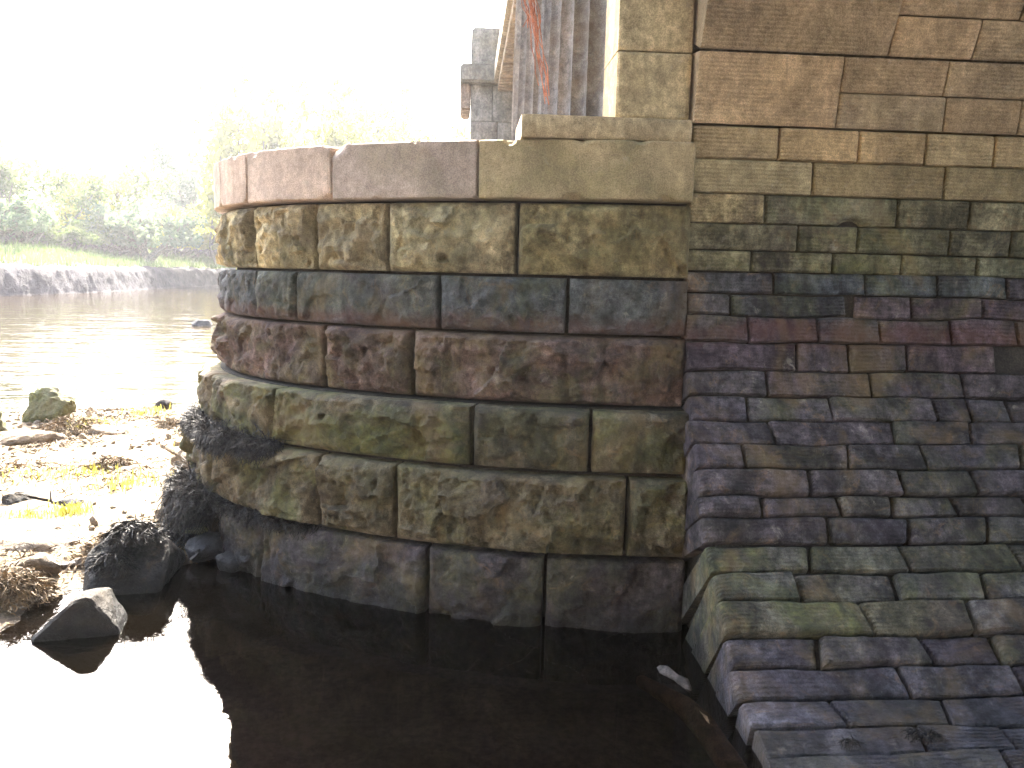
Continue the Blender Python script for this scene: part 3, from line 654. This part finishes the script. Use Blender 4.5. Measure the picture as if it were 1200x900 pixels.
# ------------------------------------------------------------------ seaweed
def ribbon(V, Fq, pts, w, side):
    b = len(V)
    for i, p in enumerate(pts):
        ww = w*(1-.55*i/(len(pts)-1)); V.append((p[0]-side[0]*ww, p[1]-side[1]*ww, p[2]-side[2]*ww)); V.append((p[0]+side[0]*ww, p[1]+side[1]*ww, p[2]+side[2]*ww))
    for i in range(len(pts)-1): Fq.append([b+2*i, b+2*i+1, b+2*i+3, b+2*i+2])
def drape(name, a0, a1, R, ztop, zl, n, seed, label, out=.05, back=.10, w=.0030, taper=True):
    """strands rooted on a ledge of the cutwater, hanging over its edge"""
    r = np.random.default_rng(seed); V = []; Fq = []
    for i in range(n):
        u = r.uniform(); a = a0+(a1-a0)*u; env = math.sin(math.pi*min(max(u, .03), .97))**.5 if taper else 1
        env *= .75+.35*math.sin(u*17+seed)
        start = R-r.uniform(0, back); x, y = [float(q) for q in plan(a, start)]; xo, yo = [float(q) for q in plan(a, R+out)]
        nx, ny = xo-x, yo-y; d = math.hypot(nx, ny); nx /= d; ny /= d
        ln = zl*env*r.uniform(.45, 1.1); p = np.array([x, y, ztop+r.uniform(.002, .014)]); v = np.array([nx+r.normal(0, .35), ny+r.normal(0, .35), .0]); pts = [p.copy()]
        step = (ln+(R+out-start))/7; lim = r.uniform(.3, 1.25)*out
        for s in range(7):
            v = v+np.array([r.normal(0, .45), r.normal(0, .45), r.normal(-.08, .2)]); rad = math.hypot(p[0]-C2X, p[1]-C2Y)
            over = (p[0]-xo)*nx+(p[1]-yo)*ny+out-lim
            if over > 0: v = np.array([v[0]*.35+r.normal(0, .3), v[1]*.35+r.normal(0, .3), -.9+r.normal(0, .3)])
            v /= np.linalg.norm(v); p = p+v*step; pts.append(p.copy())
        sd_ = np.array([-ny, nx, 0])+r.normal(0, .5, 3); sd_ /= np.linalg.norm(sd_); ribbon(V, Fq, pts, w*r.uniform(.6, 1.4), sd_)
        for s in (3, 5):          # side fronds
            q = pts[s]; e = [q, q+r.normal(0, .012, 3)+[0, 0, -.012], q+r.normal(0, .018, 3)+[nx*.008, ny*.008, -.026]]; ribbon(V, Fq, e, w*.9, sd_)
    o = link(name, mesh(name, V, Fq), M['wrack']); return tag(o, label, 'seaweed', 'bladderwrack on the stones')
drape('hanging_seaweed', 195, 214, 3.71, .722, .10, 1900, 1, 'black seaweed fringe on the sixth-course ledge at the far left of the cutwater')
drape('hanging_seaweed', 214, 227, 3.72, .725, .12, 1700, 2, 'black seaweed mop at the left of the middle ledge over a yellowish block', .06)
drape('hanging_seaweed', 226, 236, 3.72, .725, .09, 900, 3, 'thin black seaweed tuft trailing along the middle ledge', .05)
drape('hanging_seaweed', 197, 217, 3.75, .30, .30, 4600, 5, 'thick mane of black seaweed hanging to the ground beside the lowest course', .09, .14, .0032)
drape('hanging_seaweed', 219, 241, 3.72, .337, .05, 650, 6, 'dark seaweed scraps on the ledge above the lowest course', .03, .07, .004)
def clump(name, loc, rx, ry, h, n, seed, mat, label, cat='seaweed', group=None, ln=.085, w=.0034):
    n = int(n*1.8)
    r = np.random.default_rng(seed); V = []; Fq = []
    for i in range(n):
        a = r.uniform(0, 6.283); q = math.sqrt(r.uniform()); x, y = rx*q*math.cos(a), ry*q*math.sin(a)
        p = np.array([x, y, h*(1-q*q)*r.uniform(.5, 1.1)]); v = np.array([x/rx+r.normal(0, .7), y/ry+r.normal(0, .7), r.normal(.25, .4)]); pts = [p.copy()]
        for s in range(5):
            v = v/np.linalg.norm(v)+np.array([r.normal(0, .4), r.normal(0, .4), -.28]); p = p+v/np.linalg.norm(v)*ln*.2; p[2] = max(p[2], -.02+.0*h); pts.append(p.copy())
        sd_ = r.normal(size=3); sd_ /= np.linalg.norm(sd_); ribbon(V, Fq, pts, w*r.uniform(.6, 1.5), sd_)
    o = link(name, mesh(name, V, Fq), mat); o.location = loc; return tag(o, label, cat, group)
clump('seaweed_clump', (-1.70, 4.10, .25), .12, .09, .07, 700, 51, M['wrack'], 'black seaweed cap on top of the large slab')
clump('seaweed_clump', (-1.76, 3.98, .13), .085, .06, .06, 450, 52, M['wrack'], 'smaller black seaweed patch on the face of the large slab')
clump('seaweed_clump', (-2.16, 3.80, .05), .15, .12, .13, 700, 53, M['drywrack'], 'sunlit brown seaweed mound at the left border by the pool')
clump('seaweed_clump', (-1.93, 4.30, .07), .13, .12, .09, 500, 54, M['drywrack'], 'brown dry seaweed heap between the pale slab and the large rock')
clump('seaweed_clump', (-2.28, 7.15, .10), .20, .16, .14, 520, 55, M['drywrack'], 'dark seaweed heap near the cutwater on the spit')
clump('seaweed_clump', (-2.55, 8.15, .12), .28, .2, .15, 520, 56, M['drywrack'], 'seaweed covered hump at the far shore of the spit near the cutwater')
clump('seaweed_clump', (-2.78, 7.65, .10), .12, .12, .10, 260, 57, M['drywrack'], 'small round seaweed ball in the middle of the far spit')
clump('seaweed_clump', (-3.55, 7.35, .12), .34, .2, .15, 620, 58, M['drywrack'], 'brown seaweed bank beside the pale angular rock')
clump('seaweed_clump', (-2.66, 6.08, .10), .15, .12, .09, 340, 59, M['drywrack'], 'seaweed wad behind the lone rounded stone')
clump('seaweed_clump', (-1.58, 4.62, .06), .16, .14, .09, 800, 60, M['wrack'], 'black seaweed bed at the foot of the hanging mane')
clump('seaweed_clump', (1.62, 2.45, .105), .055, .035, .004, 110, 61, M['wrack'], 'small scrap of dark weed stuck on the lowest wall stones', ln=.03, w=.0018)
clump('seaweed_clump', (1.36, 2.44, .085), .03, .02, .003, 50, 62, M['wrack'], 'tiny weed scrap near the corner of the wall foot', ln=.028, w=.0018)
# litter of dry wrack and yellow grass: uncountable
r = np.random.default_rng(66); V = []; Fq = []
for i in range(24000):
    x, y = r.uniform(-5.2, -1.3), r.uniform(3.4, 9.2)
    if pn(np.array([[x*1.3, y*1.3, 4.2]]))[0] < r.uniform(-.25, .3): continue
    p = np.array([x, y, 0.]); a = r.uniform(0, 6.28); pts = [p.copy()]
    v = np.array([math.cos(a), math.sin(a), r.uniform(0, .8)])
    for s in range(3): p = p+v*r.uniform(.01, .025)+r.normal(0, .006, 3); v[2] -= .35; pts.append(p.copy())
    sd_ = r.normal(size=3); sd_ /= np.linalg.norm(sd_); ribbon(V, Fq, pts, .005, sd_)
V = np.array(V); V[:, 2] += spit_z(V[None, :, 0], V[None, :, 1])[0]+.006
ok = (V[:, 2] > -.005); Fq = [f for f in Fq if ok[f].all()]
o = link('dry_wrack', mesh('dry_wrack', V, Fq), M['drywrack']); tag(o, 'dry brown seaweed litter strewn over the spit', 'seaweed litter', kind='stuff')
V = []; Fq = []
for (cx, cy, n, h, sp) in [(-3.55, 7.65, 160, .22, .16), (-3.25, 8.3, 120, .2, .22), (-2.15, 6.55, 150, .26, .2), (-2.35, 5.55, 120, .16, .25), (-2.75, 5.9, 120, .12, .2), (-2.42, 4.95, 160, .16, .12), (-2.62, 4.85, 120, .12, .16), (-3.05, 5.75, 110, .10, .3), (-2.3, 7.9, 80, .2, .2), (-4.3, 6.2, 120, .12, .4)]:
    for i in range(n):
        x, y = cx+r.normal(0, sp*.5), cy+r.normal(0, sp*.5); hh = h*.42*r.uniform(.3, 1.1); a = r.uniform(0, 6.28); lean = r.uniform(.1, .6)*hh
        pts = [np.array([x, y, 0]), np.array([x+math.cos(a)*lean*.4, y+math.sin(a)*lean*.4, hh*.6]), np.array([x+math.cos(a)*lean, y+math.sin(a)*lean, hh])]; ribbon(V, Fq, pts, .004, (math.sin(a), -math.cos(a), 0))
V = np.array(V); zb = spit_z(V[None, :, 0], V[None, :, 1])[0]; V[:, 2] += zb
o = link('shore_grass', mesh('shore_grass', V, Fq), M['tuft']); tag(o, 'yellow-green grass tufts sprouting on the spit', 'grass', kind='stuff')

# ------------------------------------------------------------------ driftwood, vine
def tube(pts, rad, seg=8, seed=0, wob=.1):
    r = np.random.default_rng(seed); V = []; Fq = []; P_ = np.array(pts, float)
    for i, p in enumerate(P_):
        t = P_[min(i+1, len(P_)-1)]-P_[max(i-1, 0)]; t /= np.linalg.norm(t); u = np.cross(t, [0, .3, 1]); u /= np.linalg.norm(u); v = np.cross(t, u)
        rr = rad[i] if hasattr(rad, '__len__') else rad
        for j in range(seg):
            a = 2*math.pi*j/seg; q = rr*(1+wob*r.normal()); V.append(p+u*math.cos(a)*q+v*math.sin(a)*q)
    n = len(P_)
    for i in range(n-1):
        for j in range(seg): Fq.append([i*seg+j, i*seg+(j+1) % seg, (i+1)*seg+(j+1) % seg, (i+1)*seg+j])
    Fq += [[j for j in range(seg)][::-1], [(n-1)*seg+j for j in range(seg)]]
    return V, Fq
V, Fq = tube([(.86, 3.11, .012), (.88, 3.06, .018), (.905, 3.02, .014), (.93, 2.98, .010), (.945, 2.94, -.004)], [.010, .022, .015, .020, .008], 9, 3, .3)
o = link('driftwood', mesh('driftwood', V, Fq, True), M['driftpale']); tag(o, 'short bleached driftwood stub poking out of the pool by the wall', 'driftwood')
V, Fq = tube([(.80, 3.18, -.09), (.92, 2.92, -.055), (.95, 2.75, -.05), (.97, 2.55, -.055), (1.0, 2.2, -.06), (1.02, 1.8, -.08)], [.03, .045, .05, .05, .05, .05], 9, 5, .1)
o = link('sunken_timber', mesh('sunken_timber', V, Fq, True), M['sunkwood']); tag(o, 'brown timber lying just under the water beside the wall foot', 'timber')
r = np.random.default_rng(9); V = []; Fq = []
for i in range(26):
    x0, z = .19+r.normal(0, .02), 3.55; lowest = 2.80+abs(r.normal(0, .16)) if i < 19 else 2.50+abs(r.normal(0, .12))
    pts = []; x = x0; y = 4.15+r.normal(0, .02)
    for s in range(16):
        f_ = s/15; pts.append((x0+.17*f_*(3.55-lowest)/.8+r.normal(0, .008), y+r.normal(0, .008), 3.55+(lowest-3.55)*f_))
    v_, f_ = tube(pts, .0026, 4, i, 0); b = len(V); V += v_; Fq += [[q+b for q in f] for f in f_]
o = link('hanging_vine', mesh('hanging_vine', V, Fq), M['vine']); tag(o, 'dead reddish vine stems hanging in front of the fluted columns', 'vine')

# ------------------------------------------------------------------ trees and bushes on the far bank
def bank_z(x, y):
    d2 = ((Wp[..., 0]-x)**2+(Wp[..., 1]-y)**2); i = np.unravel_index(d2.argmin(), d2.shape); return float(zz[i])
def leaves(V, Fq, cen, rad, n, size, r):
    c = r.normal(size=(n, 3)); c /= np.linalg.norm(c, axis=1)[:, None]; c *= (r.uniform(.15, 1, (n, 1))**.45)*rad; c = c*[1, 1, .8]+cen
    a = r.normal(size=(n, 3)); a /= np.linalg.norm(a, axis=1)[:, None]; b = np.cross(a, r.normal(size=(n, 3))); b /= np.linalg.norm(b, axis=1)[:, None]
    sz = size*r.uniform(.6, 1.4, (n, 1)); k0 = len(V)
    q = np.stack([c-a*sz, c+b*sz*.55, c+a*sz, c-b*sz*.55], 1).reshape(-1, 3); V.extend(q.tolist())
    Fq.extend([[k0+4*i, k0+4*i+1, k0+4*i+2, k0+4*i+3] for i in range(n)])
def tree_var(seed, h, spread, nl, leaf, thin, bushy=False):
    r = np.random.default_rng(seed); TV, TF, LV, LF = [], [], [], []
    def add(pts, rad, seg):
        v_, f_ = tube(pts, rad, seg, 1, .03); b = len(TV); TV.extend([tuple(x) for x in v_]); TF.extend([[q+b for q in f] for f in f_])
    def grow(p, d, ln, rad, lv):
        pts = [p]; dd_ = d.copy()
        for s in range(4):
            dd_ = dd_+r.normal(0, .16, 3)+[0, 0, .05]; dd_ /= np.linalg.norm(dd_); pts.append(pts[-1]+dd_*ln/4)
        add(pts, np.linspace(rad, rad*.55, 5), 6 if lv < 2 else 4)
        if lv >= 2:
            for q in (pts[2], pts[4]): leaves(LV, LF, q, ln*r.uniform(.32, .6), int(nl*r.uniform(.5, 1.3)), leaf, r)
        if lv < 3:
            for c in range(3 if lv else (5 if not bushy else 4)):
                a = r.uniform(0, 6.283); up = r.uniform(.25, .9); nd = np.array([math.cos(a), math.sin(a), up])*[spread, spread, 1]; nd = nd/np.linalg.norm(nd)*.8+dd_*.35; nd /= np.linalg.norm(nd)
                grow(pts[r.integers(2, 5)] if c else pts[4], nd, ln*r.uniform(.55, .85), rad*.5, lv+1)
    if bushy:
        for s in range(5): grow(np.array([r.normal(0, .3), r.normal(0, .3), -.2]), np.array([r.normal(0, .5), r.normal(0, .5), 1.])/1.2, h*.33, .05, 1)
    else: grow(np.array([0, 0, -.4]), np.array([r.normal(0, .05), r.normal(0, .05), 1.]), h*.42, h*.018, 0)
    if bushy: LF = [f for f in LF if LV[f[0]][2] > .12*h]
    s = h/max(v[2] for v in LV)
    sc = lambda V: [(a*s, b*s, c*s) for a, b, c in V]
    return mesh('trunk', sc(TV), TF), mesh('crown', sc(LV), LF)
variants = {'a': tree_var(21, 1, 1.0, 60, .014, 1), 'b': tree_var(22, 1, .8, 34, .015, 1), 'c': tree_var(23, 1, 1.2, 22, .016, 1), 'bush': tree_var(31, 1, 1.2, 90, .021, 1, True), 'bush2': tree_var(33, 1, 1.3, 80, .022, 1, True)}
crownmats = {}
def plant(kind, px, Y, ztop, leaf, label, name, wid=1.0, base=None, group=None, seed=0):
    x = (px-543)/924*Y; zb = base if base is not None else bank_z(x, Y); h = ztop-zb
    e = empty(name, (x, Y, zb), label, 'tree' if 'tree' in name else 'bush', group)
    tm, cm = variants[kind]
    key = (kind, leaf)
    if key not in crownmats: c = cm.copy(); c.materials.clear(); c.materials.append(M[leaf]); crownmats[key] = c
    if not tm.materials: tm.materials.append(M['bark'])
    for nm, m_ in (('trunk' if 'tree' in name else 'stem', tm), ('crown', crownmats[key])):
        o = bpy.data.objects.new(nm, m_); col.objects.link(o); o.parent = e; o.scale = (h*wid, h*wid, h); o.rotation_euler.z = seed*1.7
g1 = 'trees along the far bank'; g2 = 'bushes along the far bank'
def zt(ytop, px, Y): return 1.65+((307+px*.0244)-ytop)/924*Y
T = [('a', 15, 62, 168, 'leaf_green', 'leafy green tree at the left border of the far bank', 1.1), ('b', 62, 65, 176, 'leaf_green', 'second tree from the left on the far bank, green and airy', 1.0), ('b', 100, 70, 192, 'leaf_yellow', 'yellowing tree left of the gap in the far bank trees', .9),
     ('c', 158, 72, 186, 'leaf_green', 'thin sparse tree with see-through crown at mid far bank', 1.0), ('a', 238, 92, 140, 'leaf_blue', 'grey-green tree just left of the cutwater coping', .7),
     ('b', 290, 78, 104, 'leaf_yellow', 'tall yellow-lit tree rising behind the left end of the coping', .75), ('c', 350, 84, 112, 'leaf_yellow', 'sun-bleached tree rising behind the second coping stone', 1.0), ('c', 430, 76, 88, 'leaf_yellow', 'slender pale yellow tree above the third coping stone', .7), ('b', 475, 70, 118, 'leaf_yellow', 'yellow crown low above the third coping stone', .9), ('b', 535, 60, 132, 'leaf_yellow', 'bright yellow tree crown beside the distant pilaster', .8)]
for i, (kd, px, Y, yt, lf, lb, wd) in enumerate(T): plant(kd, px, Y, zt(yt, px, Y), lf, lb, 'bank_tree', wd, None, g1, i)
B = [(-8, 47, 236, 'leaf_blue', 'grey-green bush at the extreme left of the far bank'), (28, 48, 228, 'leaf_blue', 'large blue-green willow bush on the left far bank'), (66, 50, 240, 'leaf_blue', 'blue-green bush right of the large willow bush'), (98, 53, 258, 'leaf_green', 'low green bush under the yellowing tree'), (128, 57, 250, 'leaf_green', 'dark green bush in the middle of the far bank'), (160, 58, 243, 'leaf_blue', 'rounded blue-green bush under the sparse tree'), (190, 62, 246, 'leaf_blue', 'blue-green bush right of the rounded one'), (220, 68, 256, 'leaf_yellow', 'pale yellow-lit bush left of the cutwater'), (246, 72, 262, 'leaf_green', 'small green bush touching the cutwater edge'), (140, 70, 232, 'leaf_yellow', 'pale bush set back behind the middle bushes'), (270, 78, 235, 'leaf_yellow', 'yellow bush half hidden behind the cutwater')]
for i, (px, Y, yt, lf, lb) in enumerate(B):
    Y *= 1.16; plant('bush' if i % 2 else 'bush2', px, Y, zt(yt, px, Y), lf, lb, 'bank_bush', 1.15, None, g2, i)
# grass on the bank slope
r = np.random.default_rng(77); V = []; Fq = []
for i in range(26000):
    a, b = r.integers(360, ni-1), r.uniform(12.5, 19); j = int(b); f_ = b-j; g_ = r.uniform()
    if not (36 < p3[a, j, 1] < 82 and p3[a, j, 0] < -12): continue
    q = (p3[a, j]*(1-f_)+p3[a, j+1]*f_)*(1-g_)+(p3[a+1, j]*(1-f_)+p3[a+1, j+1]*f_)*g_
    hh = r.uniform(.2, .65); ang_ = r.uniform(0, 6.28); dx, dy = math.cos(ang_)*hh*.4, math.sin(ang_)*hh*.4; wv = .035
    n0 = len(V); V += [(q[0]-wv*math.sin(ang_), q[1]+wv*math.cos(ang_), q[2]-.05), (q[0]+wv*math.sin(ang_), q[1]-wv*math.cos(ang_), q[2]-.05), (q[0]+dx, q[1]+dy, q[2]+hh)]; Fq.append([n0, n0+1, n0+2])
o = link('bank_grass', mesh('bank_grass', V, Fq), M['grass']); tag(o, 'long pale grass along the top of the far mud bank', 'grass', kind='stuff')

# ------------------------------------------------------------------ unseen bank and trees added behind the camera to block the sky
xs = np.linspace(-40, .7, 60); ys = np.array([-2.2, -2.6, -3.2, -4, -5, -6, -7, -9, -14, -40]); hz2 = np.array([-.5, .1, .7, 1.5, 2.6, 3.7, 4.7, 5.3, 5.5, 5.6])
X, Y = np.meshgrid(xs, ys); Zn = hz2[:, None]+.25*fbm(np.stack([X*.5, Y*.5, 0*X], -1), 4)
Y = Y-.10*np.clip(-X-3, 0, None)
idx = np.arange(X.size).reshape(X.shape); Fq = np.stack([idx[:-1, :-1].ravel(), idx[1:, :-1].ravel(), idx[1:, 1:].ravel(), idx[:-1, 1:].ravel()], -1).tolist()
tag(link('sky_block_bank', mesh('sky_block_bank', np.stack([X, Y, Zn], -1).reshape(-1, 3), Fq, True), M['earth']), 'unseen earth bank added behind the camera to block the sky', 'embankment', kind='structure')
for i, (x, y, h) in enumerate([(-.8, -5.2, 12), (-4.5, -5, 12), (-8.5, -6, 11), (-12.5, -7, 11), (-17, -8, 10)]):
    e = empty('sky_block_tree', (x, y, 3.6), ['added unseen tree blocking the sky, closest to the bridge', 'added unseen tree blocking the sky, second from the bridge', 'added unseen tree blocking the sky, middle of the row', 'added unseen tree blocking the sky, fourth from the bridge', 'added unseen tree blocking the sky, farthest from the bridge'][i], 'tree', 'added sky-blocking trees behind the camera')
    for nm, m_ in (('trunk', variants['a'][0]), ('crown', crownmats[('a', 'leaf_green')])):
        o = bpy.data.objects.new(nm, m_); col.objects.link(o); o.parent = e; o.scale = (h, h, h); o.rotation_euler.z = i*2.1
# ------------------------------------------------------------------ air volume added to stand in for lens veil
k = NT('veil_air'); pv = k.n('ShaderNodeVolumePrincipled'); pv.inputs['Color'].default_value = rgb(.93, .95, 1); pv.inputs['Density'].default_value = .0006; pv.inputs['Anisotropy'].default_value = .45
k.l(pv.outputs[0], k.out.inputs['Volume'])
o = link('haze', box_mesh(-155, 155, -155, 155, -1.6, 24, 0), k.m); tag(o, 'haze volume added to stand in for lens veil', 'haze', kind='stuff')
